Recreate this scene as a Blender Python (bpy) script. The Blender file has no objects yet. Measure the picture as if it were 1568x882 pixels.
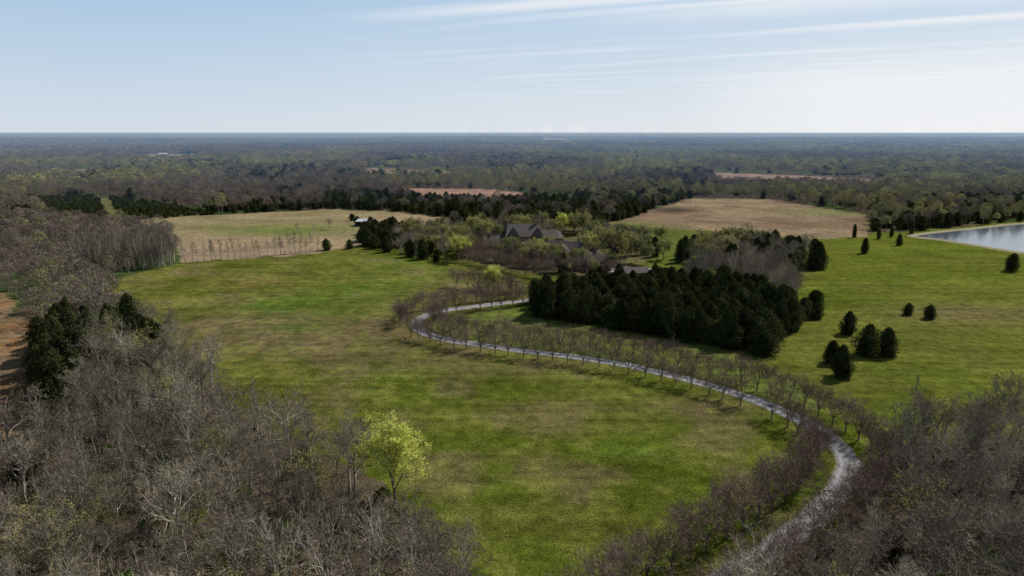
import bpy, math, random
import numpy as np
from mathutils import Vector

rng = np.random.default_rng(7)
random.seed(7)
CAM_H = 60.0
FOC = 1045.0
PITCH = math.atan(238/1045)

scene = bpy.context.scene
col_main = scene.collection

# ---------------------------------------------------------------- survey helper: photo measurement -> metres on the ground
def G(u, v):
    dx = u-784.0; dy = 441.0-v
    wy = dy*math.sin(PITCH)+FOC*math.cos(PITCH)
    wz = dy*math.cos(PITCH)-FOC*math.sin(PITCH)
    t = CAM_H/(-wz)
    return (dx*t, wy*t)
def poly(pts): return np.array([G(*p) for p in pts])

def pip(x, y, pl):
    inside = np.zeros(x.shape, bool)
    n = len(pl); j = n-1
    for i in range(n):
        xi, yi = pl[i]; xj, yj = pl[j]
        if yi != yj:
            c = ((yi > y) != (yj > y)) & (x < (xj-xi)*(y-yi)/(yj-yi)+xi)
            inside ^= c
        j = i
    return inside

_tabs = {}
def vnoise(x, y, seed=0):
    if seed not in _tabs:
        _tabs[seed] = np.random.default_rng(1000+seed).random((256, 256))
    T = _tabs[seed]
    xi = np.floor(x).astype(np.int64); yi = np.floor(y).astype(np.int64)
    fx = x-xi; fy = y-yi
    fx = fx*fx*(3-2*fx); fy = fy*fy*(3-2*fy)
    a = T[xi & 255, yi & 255]; b = T[(xi+1) & 255, yi & 255]
    c = T[xi & 255, (yi+1) & 255]; d = T[(xi+1) & 255, (yi+1) & 255]
    return (a*(1-fx)+b*fx)*(1-fy)+(c*(1-fx)+d*fx)*fy
def fbm(x, y, seed=0, o=4):
    s = 0; a = 0.5; t = 0
    for i in range(o):
        s = s+a*vnoise(x*2**i+17.3*i, y*2**i+5.1*i, seed+i); t += a; a *= 0.5
    return s/t
def sstep(a, b, x):
    t = np.clip((x-a)/(b-a), 0, 1); return t*t*(3-2*t)
def hz(x, y):
    D = np.hypot(x, y)
    return sstep(1200, 6000, D)*(fbm(x/1800, y/1500, 30, 3)*44-20)+sstep(9000, 20000, D)*(fbm(x/5000, y/5000, 33, 3)*60-22)

# ---------------------------------------------------------------- regions
ESTATE = poly([(140,440),(275,402),(560,372),(690,345),(760,342),(905,347),(960,335),(1060,303),(1180,305),(1335,328),
  (1330,355),(1420,352),(1568,338),(1900,330),(2400,560),(1700,645),(1568,645),(1490,650),(1430,662),(1390,700),(1350,750),
  (1310,805),(1230,865),(1140,940),(1000,1050),(1000,1250),(700,1250),(715,950),(715,900),(690,830),(630,770),(550,730),(460,690),(370,635),(295,570),(225,510)])
TAN_L = poly([(90,345),(300,330),(510,320),(620,325),(700,335),(690,345),(560,374),(480,388),(275,403),(268,360),(100,352)])
STRIP = poly([(-400,440),(10,450),(60,510),(62,600),(70,670),(0,710),(-400,720)])
YOUNG = poly([(20,305),(140,300),(190,303),(330,328),(300,331),(90,345)])
F1 = poly([(600,287),(750,290),(880,303),(900,314),(760,313),(640,307)])
F2 = poly([(1090,264),(1350,274),(1350,288),(1200,288),(1090,283)])
F3 = poly([(825,214.5),(900,214.5),(905,218.5),(825,218.5)])
F5 = poly([(560,257),(690,262),(700,272),(560,270)])
F7 = poly([(200,237),(300,236),(310,245),(200,245)])
F9 = poly([(420,226),(520,226),(530,231),(430,231)])
FA = poly([(960,243),(1080,244),(1090,250),(970,250)])
FB = poly([(20,262),(160,258),(180,268),(40,272)])
FIELDS = [TAN_L, STRIP, YOUNG, F1, F2, F3, F5, F7, F9, FA, FB]
TAN_R = poly([(905,347),(960,335),(1060,303),(1180,305),(1335,328),(1325,362),(1250,366),(1080,352),(1000,350),(950,352)])
RIGHT = poly([(1165,515),(1210,470),(1255,415),(1265,366),(1330,360),(1420,352),(1568,338),(1900,330),(2400,560),(1700,660),(1568,670),(1430,700),(1330,640)])
POND = poly([(1436,366),(1402,362),(1440,356),(1500,350),(1568,343),(1700,336),(1900,350),(1800,420),(1568,387),(1500,376)])
LAWN = poly([(950,345),(1060,352),(1100,372),(1060,400),(1070,430),(980,432),(960,415),(1000,400),(940,352)])
INNER = poly([(700,478),(800,470),(1000,512),(1170,550),(1290,640),(1260,640),(1100,590),(900,545),(720,523),(665,505),(660,490)])
CED1 = poly([(505,330),(560,345),(700,350),(905,347),(1000,335),(1000,305),(800,300),(600,300),(500,305)])
CED2 = poly([(1325,357),(1420,352),(1568,338),(1700,330),(1700,300),(1480,305),(1340,318)])
NOCED = poly([(-600,300),(100,352),(268,352),(280,410),(140,440),(60,450),(-600,470)])

def blob(x, y, u, v, ru, rv):
    cx, cy = G(u, v); x1 = G(u+ru, v)[0]-cx; y1 = abs(G(u, v-rv)[1]-cy)
    d = ((x-cx)/x1)**2+((y-cy)/y1)**2
    return np.exp(-d)

def catmull(P, n=14):
    P = [np.array(p) for p in P]; out = []
    for i in range(len(P)-1):
        p0 = P[max(i-1, 0)]; p1 = P[i]; p2 = P[i+1]; p3 = P[min(i+2, len(P)-1)]
        for k in range(n):
            t = k/n
            out.append(.5*((2*p1)+(-p0+p2)*t+(2*p0-5*p1+4*p2-p3)*t*t+(-p0+3*p1-3*p2+p3)*t**3))
    out.append(P[-1]); return np.array(out)
def resample(C, step):
    d = np.r_[0, np.cumsum(np.linalg.norm(np.diff(C, axis=0), axis=1))]
    s = np.arange(0, d[-1], step)
    return np.stack([np.interp(s, d, C[:, 0]), np.interp(s, d, C[:, 1])], 1)
ROADPX = [(1035,424),(960,428),(900,438),(850,452),(805,460),(745,467),(690,474),(655,482),(638,493),(645,507),(680,519),(730,527),(800,537),(900,549),(1000,568),(1100,594),(1170,618),(1235,648),(1280,680),(1300,707),(1290,740),(1255,785),(1190,835),(1100,890),(1000,950),(900,1010)]
RC = resample(catmull([G(*p) for p in ROADPX]), 1.0)

def ground_color(x, y):
    n1 = fbm(x/60, y/60, 1); n2 = fbm(x/14, y/14, 5); n3 = fbm(x/260, y/160, 9); n4 = fbm(x/5, y/5, 14, 3)
    wx = x+(n2-.5)*9; wy = y+(fbm(x/14, y/14, 11)-.5)*14
    C = np.zeros(x.shape+(3,))
    def c(*a): return np.array(a)
    litter = c(.085, .068, .045); moss = c(.055, .085, .025)
    k = sstep(.48, .62, n1)[..., None]
    C[:] = litter*(1-k)+moss*k
    def put(mask, colr):
        m = np.clip(mask, 0, 1)[..., None]
        C[:] = C*(1-m)+colr*m
    g_near = c(.078, .102, .012); g_olive = c(.124, .127, .028); g_brown = c(.142, .113, .055); g_bright = c(.080, .138, .018)
    tan = c(.27, .205, .125); rust = c(.25, .15, .075)
    est = pip(wx, wy, ESTATE).astype(float)
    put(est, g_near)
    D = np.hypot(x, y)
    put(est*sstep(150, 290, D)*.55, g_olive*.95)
    for (u, v, ru, rv, cc, w) in [
        (430,500,300,36,g_brown,1.2),(620,520,130,28,g_brown,1.1),(330,425,190,14,g_olive,1.),(440,465,100,12,g_bright,1.2),
        (520,478,60,10,g_bright,.6),(620,412,90,24,g_bright,1.),(560,440,50,10,g_bright,.6),(700,430,70,26,g_brown,.5),
        (380,575,90,30,g_olive,.9),(460,500,50,8,g_bright,.8),(840,625,80,16,g_olive,1.1),(900,655,80,12,g_olive,1.),(960,690,60,10,g_bright,.7),
        (390,430,60,7,rust,.6),(760,560,160,14,g_brown,.8),(1050,620,120,20,g_brown,.7),(700,640,90,20,g_olive,.7),(860,480,60,7,g_bright,.7),
        (860,800,160,40,g_olive,.6),(480,600,60,12,g_olive,.9),(960,600,100,10,g_olive,.8),(780,700,90,12,g_olive,.7),(1060,700,70,12,g_olive,.6)]:
        b = blob(x, y, u, v, ru, rv)
        put(est*np.clip(b*w*(.0+2.0*n2), 0, 1), cc)
    put(est*sstep(.50, .70, n1)*.55, g_olive)
    put(est*sstep(.54, .72, n2)*.6, g_brown)
    put(est*sstep(.58, .75, n4)*.55, g_olive*1.35)
    put(est*sstep(.42, .28, n4)*.45, g_near*.6)
    r = pip(wx, wy, RIGHT).astype(float)
    put(r, c(.105, .125, .018))
    put(r*sstep(.42, .66, n1)*.7, g_olive)
    put(r*sstep(.5, .66, n2)*.6, c(.078, .102, .014))
    put(r*blob(x, y, 1480, 480, 120, 14)*.8, g_brown)
    put(pip(wx, wy, INNER)*.8, c(.105, .132, .028))
    t = pip(wx, wy, TAN_L).astype(float)
    put(t, tan)
    put(t*sstep(.42, .6, n3)*.4, c(.15, .15, .055))
    put(t*blob(x, y, 440, 352, 130, 9), c(.13, .155, .045))
    put(t*blob(x, y, 360, 388, 120, 9)*.7, c(.20, .155, .11))
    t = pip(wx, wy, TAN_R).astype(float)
    put(t, tan*.86)
    put(t*sstep(.42, .58, n1)*.7, c(.19, .13, .09))
    put(t*sstep(.52, .66, n2)*.5, c(.12, .095, .06))
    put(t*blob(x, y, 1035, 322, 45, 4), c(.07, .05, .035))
    put(t*blob(x, y, 1220, 345, 90, 4)*.7, c(.13, .08, .055))
    put(t*blob(x, y, 1290, 325, 90, 6), c(.16, .17, .07))
    put(t*blob(x, y, 960, 346, 60, 7), c(.13, .15, .045))
    put(pip(wx, wy, LAWN)*.8, c(.09, .12, .025))
    put(pip(wx, wy, STRIP).astype(float), rust*.85)
    put(pip(wx, wy, STRIP)*sstep(.42, .6, n2)*.8, tan*.65)
    put(pip(wx, wy, YOUNG)*.85, c(.12, .115, .05))
    for f, cc in ((F1, c(.26, .17, .12)), (F2, c(.23, .16, .12)), (F3, c(.30, .26, .20)), (F5, c(.24, .17, .13)), (F7, c(.26, .25, .14)), (F9, c(.28, .24, .16)), (FA, c(.24, .22, .12)), (FB, c(.22, .17, .12))):
        put(pip(wx, wy, f).astype(float), cc)
    yard = pip(wx, wy, poly([(690,395),(760,345),(930,350),(1000,385),(960,430),(870,425),(800,420)]))
    put(yard*.7, c(.11, .095, .055))
    return C

# ---------------------------------------------------------------- node helpers
def mat_new(name):
    m = bpy.data.materials.new(name); m.use_nodes = True
    nt = m.node_tree; nt.nodes.clear()
    return m, nt, nt.nodes, nt.links
def N(nt, t, **kw):
    n = nt.nodes.new(t)
    for k, v in kw.items(): setattr(n, k, v)
    return n
def mathn(nt, op, a, b=None, c=None, clamp=False):
    n = nt.nodes.new('ShaderNodeMath'); n.operation = op; n.use_clamp = clamp
    for i, v in enumerate((a, b, c)):
        if v is None: continue
        if isinstance(v, (int, float)): n.inputs[i].default_value = v
        else: nt.links.new(v, n.inputs[i])
    return n.outputs[0]
def mixc(nt, f, a, b, blend='MIX'):
    n = nt.nodes.new('ShaderNodeMix'); n.data_type = 'RGBA'; n.blend_type = blend
    for s, v in ((n.inputs[0], f), (n.inputs[6], a), (n.inputs[7], b)):
        if isinstance(v, (int, float)): s.default_value = v
        elif isinstance(v, tuple): s.default_value = (*v, 1)
        else: nt.links.new(v, s)
    return n.outputs[2]
def noise(nt, vec, scale, detail=4, rough=.55, out=0):
    n = nt.nodes.new('ShaderNodeTexNoise'); n.inputs['Scale'].default_value = scale
    n.inputs['Detail'].default_value = detail; n.inputs['Roughness'].default_value = rough
    nt.links.new(vec, n.inputs['Vector']); return n.outputs[out]
def mrange(nt, v, a, b, c, d):
    n = nt.nodes.new('ShaderNodeMapRange'); nt.links.new(v, n.inputs[0])
    for i, k in enumerate((a, b, c, d)): n.inputs[i+1].default_value = k
    return n.outputs[0]

def mat_ground():
    m, nt, ns, L = mat_new('ground_mat')
    out = N(nt, 'ShaderNodeOutputMaterial'); bs = N(nt, 'ShaderNodeBsdfPrincipled')
    at = N(nt, 'ShaderNodeAttribute', attribute_name='col'); geo = N(nt, 'ShaderNodeNewGeometry')
    P = geo.outputs['Position']
    a = mrange(nt, noise(nt, P, .035, 5, .6), .3, .7, .76, 1.24)
    b = mrange(nt, noise(nt, P, .35, 5, .65), .3, .7, .58, 1.42)
    c = mrange(nt, noise(nt, P, 2.2, 4, .75), .3, .7, .3, 1.7)
    mp = N(nt, 'ShaderNodeMapping'); mp.inputs['Rotation'].default_value = (0, 0, math.radians(38)); mp.inputs['Scale'].default_value = (.012, .30, 1)
    L.new(P, mp.inputs['Vector'])
    st = mrange(nt, noise(nt, mp.outputs[0], 1.0, 3, .6), .35, .65, .84, 1.16)
    f = mathn(nt, 'MULTIPLY', mathn(nt, 'MULTIPLY', a, b), mathn(nt, 'MULTIPLY', c, st))
    cm = N(nt, 'ShaderNodeCombineColor')
    for i in range(3): L.new(f, cm.inputs[i])
    colr = mixc(nt, 1.0, at.outputs['Color'], cm.outputs[0], 'MULTIPLY')
    fl = mrange(nt, noise(nt, P, .8, 6, .8), .54, .68, 0, .75)
    colr = mixc(nt, fl, colr, mixc(nt, 1.0, colr, (1.7, 1.3, 1.6), 'MULTIPLY'))
    L.new(colr, bs.inputs['Base Color'])
    bs.inputs['Roughness'].default_value = 1.0; bs.inputs['Specular IOR Level'].default_value = .0
    bp = N(nt, 'ShaderNodeBump'); bp.inputs['Strength'].default_value = 1.0; bp.inputs['Distance'].default_value = .45
    L.new(noise(nt, P, 1.4, 5, .75), bp.inputs['Height']); L.new(bp.outputs[0], bs.inputs['Normal'])
    L.new(bs.outputs[0], out.inputs[0]); return m

def mat_simple(name, colr, rough=.8, var=.25, scale=3.0, spec=.2, bump=0.0):
    m, nt, ns, L = mat_new(name)
    out = N(nt, 'ShaderNodeOutputMaterial'); bs = N(nt, 'ShaderNodeBsdfPrincipled')
    geo = N(nt, 'ShaderNodeNewGeometry'); nz = noise(nt, geo.outputs['Position'], scale, 5, .6)
    f = mrange(nt, nz, .3, .7, 1-var, 1+var)
    cm = N(nt, 'ShaderNodeCombineColor')
    for i in range(3): L.new(f, cm.inputs[i])
    L.new(mixc(nt, 1.0, colr, cm.outputs[0], 'MULTIPLY'), bs.inputs['Base Color'])
    bs.inputs['Roughness'].default_value = rough; bs.inputs['Specular IOR Level'].default_value = spec
    L.new(bs.outputs[0], out.inputs[0]); return m

def mat_tree(name, c1, c2, transl=0.0, tintattr=False, vr=(.7, 1.3)):
    m, nt, ns, L = mat_new(name)
    out = N(nt, 'ShaderNodeOutputMaterial')
    oi = N(nt, 'ShaderNodeObjectInfo'); r = oi.outputs['Random']
    base = mixc(nt, r, c1, c2)
    r2 = mathn(nt, 'FRACT', mathn(nt, 'MULTIPLY', r, 17.31))
    br = mrange(nt, r2, 0, 1, vr[0], vr[1])
    if tintattr:
        at = N(nt, 'ShaderNodeAttribute', attribute_name='tint')
        br = mathn(nt, 'MULTIPLY', br, at.outputs['Fac'])
    cm = N(nt, 'ShaderNodeCombineColor')
    for i in range(3): L.new(br, cm.inputs[i])
    colr = mixc(nt, 1.0, base, cm.outputs[0], 'MULTIPLY')
    d = N(nt, 'ShaderNodeBsdfDiffuse'); L.new(colr, d.inputs[0]); sh = d.outputs[0]
    if transl:
        t = N(nt, 'ShaderNodeBsdfTranslucent'); L.new(colr, t.inputs[0])
        mx = N(nt, 'ShaderNodeMixShader'); mx.inputs[0].default_value = transl
        L.new(sh, mx.inputs[1]); L.new(t.outputs[0], mx.inputs[2]); sh = mx.outputs[0]
    L.new(sh, out.inputs[0]); return m

M_ground = mat_ground()
M_limb = mat_tree('grey_limb_bark', (.26,.235,.19), (.42,.38,.32), vr=(.65,1.25))
M_bark = mat_tree('brown_twigs', (.150,.118,.088), (.29,.25,.18), vr=(.6,1.3))
M_bark_b = mat_tree('brown_bark', (.15,.12,.095), (.22,.175,.14))
M_twigfar = mat_tree('far_twigs', (.185,.145,.130), (.24,.20,.150), vr=(.65,1.3))
M_av = mat_tree('avenue_twigs', (.19,.130,.105), (.23,.17,.135), vr=(.8,1.15))
M_avl = mat_tree('avenue_limb', (.15,.12,.10), (.20,.16,.13), vr=(.8,1.15))
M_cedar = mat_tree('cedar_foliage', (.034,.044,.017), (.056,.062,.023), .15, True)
M_bud = mat_tree('budding_leaves', (.50,.52,.13), (.40,.40,.11), .5, True, (.9,1.15))
M_budfar = mat_tree('far_budding_leaves', (.20,.21,.09), (.38,.36,.13), .25, True, (.7,1.2))
M_bush = mat_tree('bush_leaves', (.08,.15,.025), (.12,.16,.035), .3, True)

# ---------------------------------------------------------------- mesh helpers
def seg_geo(segs, sides=3):
    P0 = np.array([s[0] for s in segs]); P1 = np.array([s[1] for s in segs])
    R0 = np.array([s[2] for s in segs])[:, None]; R1 = np.array([s[3] for s in segs])[:, None]
    d = P1-P0; d /= np.linalg.norm(d, axis=1, keepdims=True)+1e-9
    if sides == 2:
        ref = rng.normal(size=d.shape); a = np.cross(d, ref); a /= np.linalg.norm(a, axis=1, keepdims=True)+1e-9
        V = np.stack([P0-a*R0, P0+a*R0, P1+a*R1, P1-a*R1], 1).reshape(-1, 3)
        return V, np.arange(len(V)).reshape(-1, 4)
    ref = np.where(np.abs(d[:, 2:3]) > .9, np.array([[1., 0, 0]]), np.array([[0, 0, 1.]]))
    a = np.cross(d, ref); a /= np.linalg.norm(a, axis=1, keepdims=True)+1e-9
    b = np.cross(d, a)
    vs = []
    for P, R in ((P0, R0), (P1, R1)):
        for k in range(sides):
            t = 2*math.pi*k/sides
            vs.append(P+(a*math.cos(t)+b*math.sin(t))*R)
    V = np.stack(vs, 1).reshape(-1, 3)
    n = len(segs); base = np.arange(n)[:, None]*(2*sides)
    F = []
    for k in range(sides):
        k2 = (k+1) % sides
        F.append(np.concatenate([base+k, base+k2, base+sides+k2, base+sides+k], 1))
    return V, np.concatenate(F, 0)
def tree_parts(segs, fat=1.0):
    big = [(s[0], s[1], s[2]*fat, s[3]*fat) for s in segs if s[4] < 3]; sm = [(s[0], s[1], s[2]*1.3, s[3]*1.2) for s in segs if s[4] >= 3]
    V, F = seg_geo(big, 4); V2, F2 = seg_geo(sm, 2)
    return [(V, F, 0, None), (V2, F2, 1, None)]

def card_geo(C, size, nrm=None, spread=1.0, asp=.7):
    n = len(C); r = rng.normal(size=(n, 3))
    if nrm is not None: r = nrm+r*spread
    r /= np.linalg.norm(r, axis=1, keepdims=True)+1e-9
    q = rng.normal(size=(n, 3)); a = np.cross(r, q); a /= np.linalg.norm(a, axis=1, keepdims=True)+1e-9
    b = np.cross(r, a)
    s = (size*rng.uniform(.6, 1.4, n))[:, None]
    V = np.stack([C-a*s, C+b*s*asp*.9-a*s*.1, C+a*s, C-b*s*asp], 1).reshape(-1, 3)
    F = np.arange(4*n).reshape(n, 4)
    return V, F

def build_mesh(name, parts, mats, smooth=False, height=None):
    Vs, Fs, Ms, Ts = [], [], [], []; o = 0
    for V, F, mi, T in parts:
        Vs.append(V); Fs.append(F+o); Ms.append(np.full(len(F), mi)); o += len(V)
        Ts.append(np.ones(len(V)) if T is None else T)
    V = np.concatenate(Vs); F = np.concatenate(Fs); Mi = np.concatenate(Ms); T = np.concatenate(Ts)
    if height: V = V*(height/np.percentile(V[:, 2], 99.7))
    me = bpy.data.meshes.new(name)
    me.vertices.add(len(V)); me.vertices.foreach_set('co', V.astype(np.float32).ravel())
    me.loops.add(F.size); me.loops.foreach_set('vertex_index', F.astype(np.int32).ravel())
    me.polygons.add(len(F)); me.polygons.foreach_set('loop_start', (np.arange(len(F))*F.shape[1]).astype(np.int32))
    me.polygons.foreach_set('loop_total', np.full(len(F), F.shape[1], np.int32))
    me.polygons.foreach_set('material_index', Mi.astype(np.int32))
    if smooth: me.polygons.foreach_set('use_smooth', np.ones(len(F), bool))
    for m in mats: me.materials.append(m)
    at = me.attributes.new('tint', 'FLOAT', 'POINT'); at.data.foreach_set('value', T.astype(np.float32))
    me.update(calc_edges=True); me.validate()
    return me

# ---------------------------------------------------------------- trees
def grow_tree(seed, h, kind='forest', dens=1.0, twig=.014, width=1.0):
    R = random.Random(seed); segs = []; tips = []
    def rv(s): return Vector((R.gauss(0, s), R.gauss(0, s), R.gauss(0, s)))
    up = Vector((0, 0, 1))
    NS = (7, 5, 3, 2, 1); WG = (.07, .16, .22, .28, .3)
    def child_dir(d, ang):
        ax = d.cross(Vector((R.gauss(0, 1), R.gauss(0, 1), R.gauss(0, 1))))
        if ax.length < 1e-4: ax = Vector((1, 0, 0))
        ax.normalize(); return (d*math.cos(ang)+ax*math.sin(ang)).normalized()
    def grow(p, d, Ln, r, lvl, maxl, trop):
        n = NS[lvl]; pts = [(p, d)]
        q = p; dd = d
        r0 = r
        for i in range(n):
            dd = (dd+rv(WG[lvl])+up*trop).normalized()
            q2 = q+dd*(Ln/n)
            r1 = max(twig*.6, r*(1-(i+1)/n*.75)) if lvl else max(twig, r*(1-(i+1)/n*.85))
            segs.append((q[:], q2[:], r0, r1, lvl)); r0 = r1; q = q2; pts.append((q, dd))
        if lvl >= maxl-1: tips.extend([pp[0][:] for pp in pts[1:]])
        if lvl >= maxl: return
        nc = {0: 13, 1: 6, 2: 5, 3: 4}[lvl]
        nc = max(2, int(round(nc*(dens if lvl else 1))))
        for c in range(nc):
            t = (.30+.68*(c+R.random()*.8)/nc) if lvl else (.34+.64*(c+R.random()*.5)/nc)
            t = min(t, .99); f = t*n; i = int(f); fr = f-i
            a = pts[i][0]; b = pts[i+1][0]; pp = a.lerp(b, fr); d0 = pts[i][1]
            if lvl == 0:
                ang = R.uniform(.55, .95); l2 = h*R.uniform(.28, .42)*width*(1.15-.75*abs(t-.5)/.5*(t > .5))
                rr = r*(1-t*.85)*.6
            else:
                ang = R.uniform(.45, .95); l2 = Ln*R.uniform(.42, .68)*(1.15-.45*t); rr = max(twig, r*(1-t*.75)*.6)
            grow(pp, child_dir(d0, ang), l2, rr, lvl+1, maxl, .05 if lvl else .09)
    if kind == 'forest':
        grow(Vector((0, 0, -.2)), (up+rv(.06)).normalized(), h*.92, h*.013+.02, 0, 4, .03)
    elif kind == 'fork':
        b = Vector((0, 0, -.2)); s = (up+rv(.05)).normalized(); k = h*R.uniform(.2, .3); q = b+s*k
        segs.append((b[:], q[:], h*.019, h*.015, 0))
        for i in range(3):
            d = child_dir(s, R.uniform(.25, .5)); grow(q, d, h*R.uniform(.55, .7), h*.010, 1, 4, .14)
        for i in range(3):
            d = child_dir(s, R.uniform(.45, .8)); grow(q+s*.2, d, h*R.uniform(.4, .6), h*.008, 1, 4, .12)
    elif kind == 'avenue':
        b = Vector((0, 0, -.1)); s = (up+rv(.03)).normalized(); k = h*.2; q = b+s*k
        segs.append((b[:], q[:], .18, .15, 0))
        for i in range(7):
            az = i*math.pi*2/7+R.uniform(-.3, .3); tl = R.uniform(.4, .72)
            d = Vector((math.cos(az)*math.sin(tl), math.sin(az)*math.sin(tl), math.cos(tl)))
            grow(q, d, h*R.uniform(.62, .75), .07, 1, 4, .05)
        grow(q, s, h*.65, .08, 1, 4, .05)
    elif kind == 'round':
        b = Vector((0, 0, -.2)); s = (up+rv(.03)).normalized(); q = b+s*h*.22
        segs.append((b[:], q[:], h*.02, h*.017, 0))
        for i in range(10):
            az = i*2.4+R.uniform(-.3, .3); tl = R.uniform(.25, 1.15)
            d = Vector((math.cos(az)*math.sin(tl), math.sin(az)*math.sin(tl), math.cos(tl)))
            grow(q+s*(h*.035*i), d, h*R.uniform(.34, .44)*(1.1-.03*i), h*.009, 1, 4, .03)
        grow(q, s, h*.6, h*.014, 1, 4, .05)
    return segs, np.array(tips)

def bare_proto(name, seed, h, kind, mat, dens=1., twig=.014, width=1.0, limb=None, fat=1.35):
    segs, tips = grow_tree(seed, h, kind, dens, twig, width)
    return build_mesh(name, tree_parts(segs, fat), [limb or M_limb, mat], height=h)
def leaf_proto(name, seed, h, kind, mat, lmat, nleaf, lsize, dens=.8, twig=.014, width=1.0, jit=.22):
    segs, tips = grow_tree(seed, h, kind, dens, twig, width)
    idx = rng.integers(0, len(tips), nleaf)
    C = tips[idx]+rng.normal(size=(nleaf, 3))*jit
    V2, F2 = card_geo(C, lsize)
    cl = .7+.6*vnoise(C[:, 0]*.9+50, C[:, 2]*.9+C[:, 1]*.7+50, 3)
    return build_mesh(name, tree_parts(segs)+[(V2, F2, 2, np.repeat(cl, 4))], [mat, mat, lmat], height=h)

def cedar_parts(seed, h, w, ncard, size, off=(0, 0, 0), core=True, tops=1):
    r = np.random.default_rng(seed)
    ph = r.uniform(0, 6.28, 6)
    pw = r.uniform(.42, .62); tw = r.uniform(.22, .42)
    def prof(t, a):
        base = np.where(t < tw, .74+.26*np.sin(t/tw*1.57), np.power(np.clip(1-(np.clip(t-tw, 0, 1)/(1-tw))**1.6, 0, 1), pw))
        lump = vnoise(a*1.3+30+ph[0], t*5+ph[1], 21)
        lobe = .60+.82*lump+.10*np.sin(3*a+ph[0]+5*t)+.07*np.sin(9*a+23*t+ph[3])
        return w*.5*base*lobe
    t = r.random(ncard)**1.0*.99; a = r.uniform(0, 2*math.pi, ncard)
    rad = prof(t, a)*np.power(r.uniform(.25, 1, ncard), .4)*r.uniform(.82, 1.18, ncard)
    lean = r.normal(size=2)*.05*h
    C = np.stack([np.cos(a)*rad+lean[0]*t, np.sin(a)*rad+lean[1]*t, .02*h+t*h*.97+r.normal(size=ncard)*.025*h], 1)
    nrm = np.stack([np.cos(a), np.sin(a), np.full(ncard, .6)], 1)
    V, F = card_geo(C, size, nrm, .6, .55)
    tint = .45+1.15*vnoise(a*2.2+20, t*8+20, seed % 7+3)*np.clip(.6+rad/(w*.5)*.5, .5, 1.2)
    parts = [(V+np.array(off), F, 1, np.repeat(tint, 4))]
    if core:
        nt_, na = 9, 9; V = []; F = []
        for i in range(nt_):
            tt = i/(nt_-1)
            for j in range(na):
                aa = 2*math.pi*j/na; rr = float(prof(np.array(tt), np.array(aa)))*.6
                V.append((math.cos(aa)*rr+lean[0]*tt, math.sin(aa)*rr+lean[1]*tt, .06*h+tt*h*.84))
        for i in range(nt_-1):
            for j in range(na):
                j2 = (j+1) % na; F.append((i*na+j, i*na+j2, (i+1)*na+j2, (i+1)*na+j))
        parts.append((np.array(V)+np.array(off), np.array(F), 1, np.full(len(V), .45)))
    Vt, Ft = seg_geo([((0, 0, -.2), (0, 0, h*.3), .2, .12)])
    parts.append((Vt+np.array(off), Ft, 0, None))
    return parts

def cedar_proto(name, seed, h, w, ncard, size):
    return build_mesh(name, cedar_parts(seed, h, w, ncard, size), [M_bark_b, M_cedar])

def far_bare_parts(seed, h, w, n, off=(0, 0, 0), th=.10):
    r = np.random.default_rng(seed)
    segs = []
    for i in range(n):
        a = r.uniform(0, 6.28); e = r.uniform(-.25, 1); rr = w*.5*math.sqrt(max(0, 1-(abs(e)**2)))*r.uniform(.2, 1)**.5
        c = np.array([math.cos(a)*rr, math.sin(a)*rr, h*(.60+.36*e)])
        d = np.array([math.cos(a)*rr, math.sin(a)*rr, h*.28])/h*2+r.normal(size=3)*.35; d /= np.linalg.norm(d)
        L = r.uniform(.5, 1.3); segs.append((c-d*L*.5, c+d*L*.5, th*.8, th*.4))
    V, F = seg_geo(segs, 2)
    V3, F3 = seg_geo([((0, 0, -.3), (0, 0, h*.6), .2, .1)]); F3 = F3+len(V)
    V = np.concatenate([V, V3]); F = np.concatenate([F, F3])
    return (V+np.array(off), F, 0, None)
def far_leaf_parts(seed, h, w, n, size, off=(0, 0, 0), mi=1):
    r = np.random.default_rng(seed)
    a = r.uniform(0, 6.28, n); e = r.uniform(-.45, 1, n); rr = w*.5*np.sqrt(np.clip(1-e*e, 0, 1))*np.sqrt(r.uniform(.15, 1, n))
    rr = rr*(1+.2*np.sin(3*a+seed))
    C = np.stack([np.cos(a)*rr, np.sin(a)*rr, h*(.62+.36*e)], 1)
    V, F = card_geo(C, size)
    tn = np.repeat(.7+.6*vnoise(a*1.5+9, e*4+9, 4), 4)
    return (V+np.array(off), F, mi, tn)

def mkcol(name, meshes):
    c = bpy.data.collections.new(name)
    for i, me in enumerate(meshes):
        o = bpy.data.objects.new(f'{name}_{i:02d}', me); c.objects.link(o)
    return c

near_bare = [bare_proto(f'bare_tree_{i}', 10+i, 13, k, M_bark, .95, .017, w) for i, (k, w) in enumerate((('forest',.85),('fork',1),('forest',1.0),('fork',1),('forest',.75),('round',1),('fork',1),('forest',.9)))]
slim_bare = [bare_proto(f'slim_tree_{i}', 40+i, 13, 'forest', M_bark, .8, .02, .5) for i in range(3)]
avenue = [bare_proto(f'avenue_tree_{i}', 60+i, 7.0, 'avenue', M_av, 1.2, .014, 1.0, M_avl, 1.1) for i in range(5)]
bud_near = [leaf_proto(f'budding_tree_{i}', 80+i, 14, 'round', M_bark_b, M_bud, 9500, .15, .8, .018, .9, .3) for i in range(3)]
budlite = [leaf_proto(f'budding_tree_lite_{i}', 90+i, 13, 'fork' if i else 'round', M_bark, M_bud, 2000, .09, .9, .017, .9) for i in range(2)]
budmid = [leaf_proto(f'spring_tree_{i}', 95+i, 12, 'round', M_bark_b, M_budfar, 5200, .18, .8, .018, .9) for i in range(3)]
cedars = [cedar_proto(f'cedar_tree_{i}', 100+i, 10, w, 3600, .30) for i, w in enumerate((8.0, 8.8, 7.0, 8.4, 7.6, 8.2))]
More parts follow.
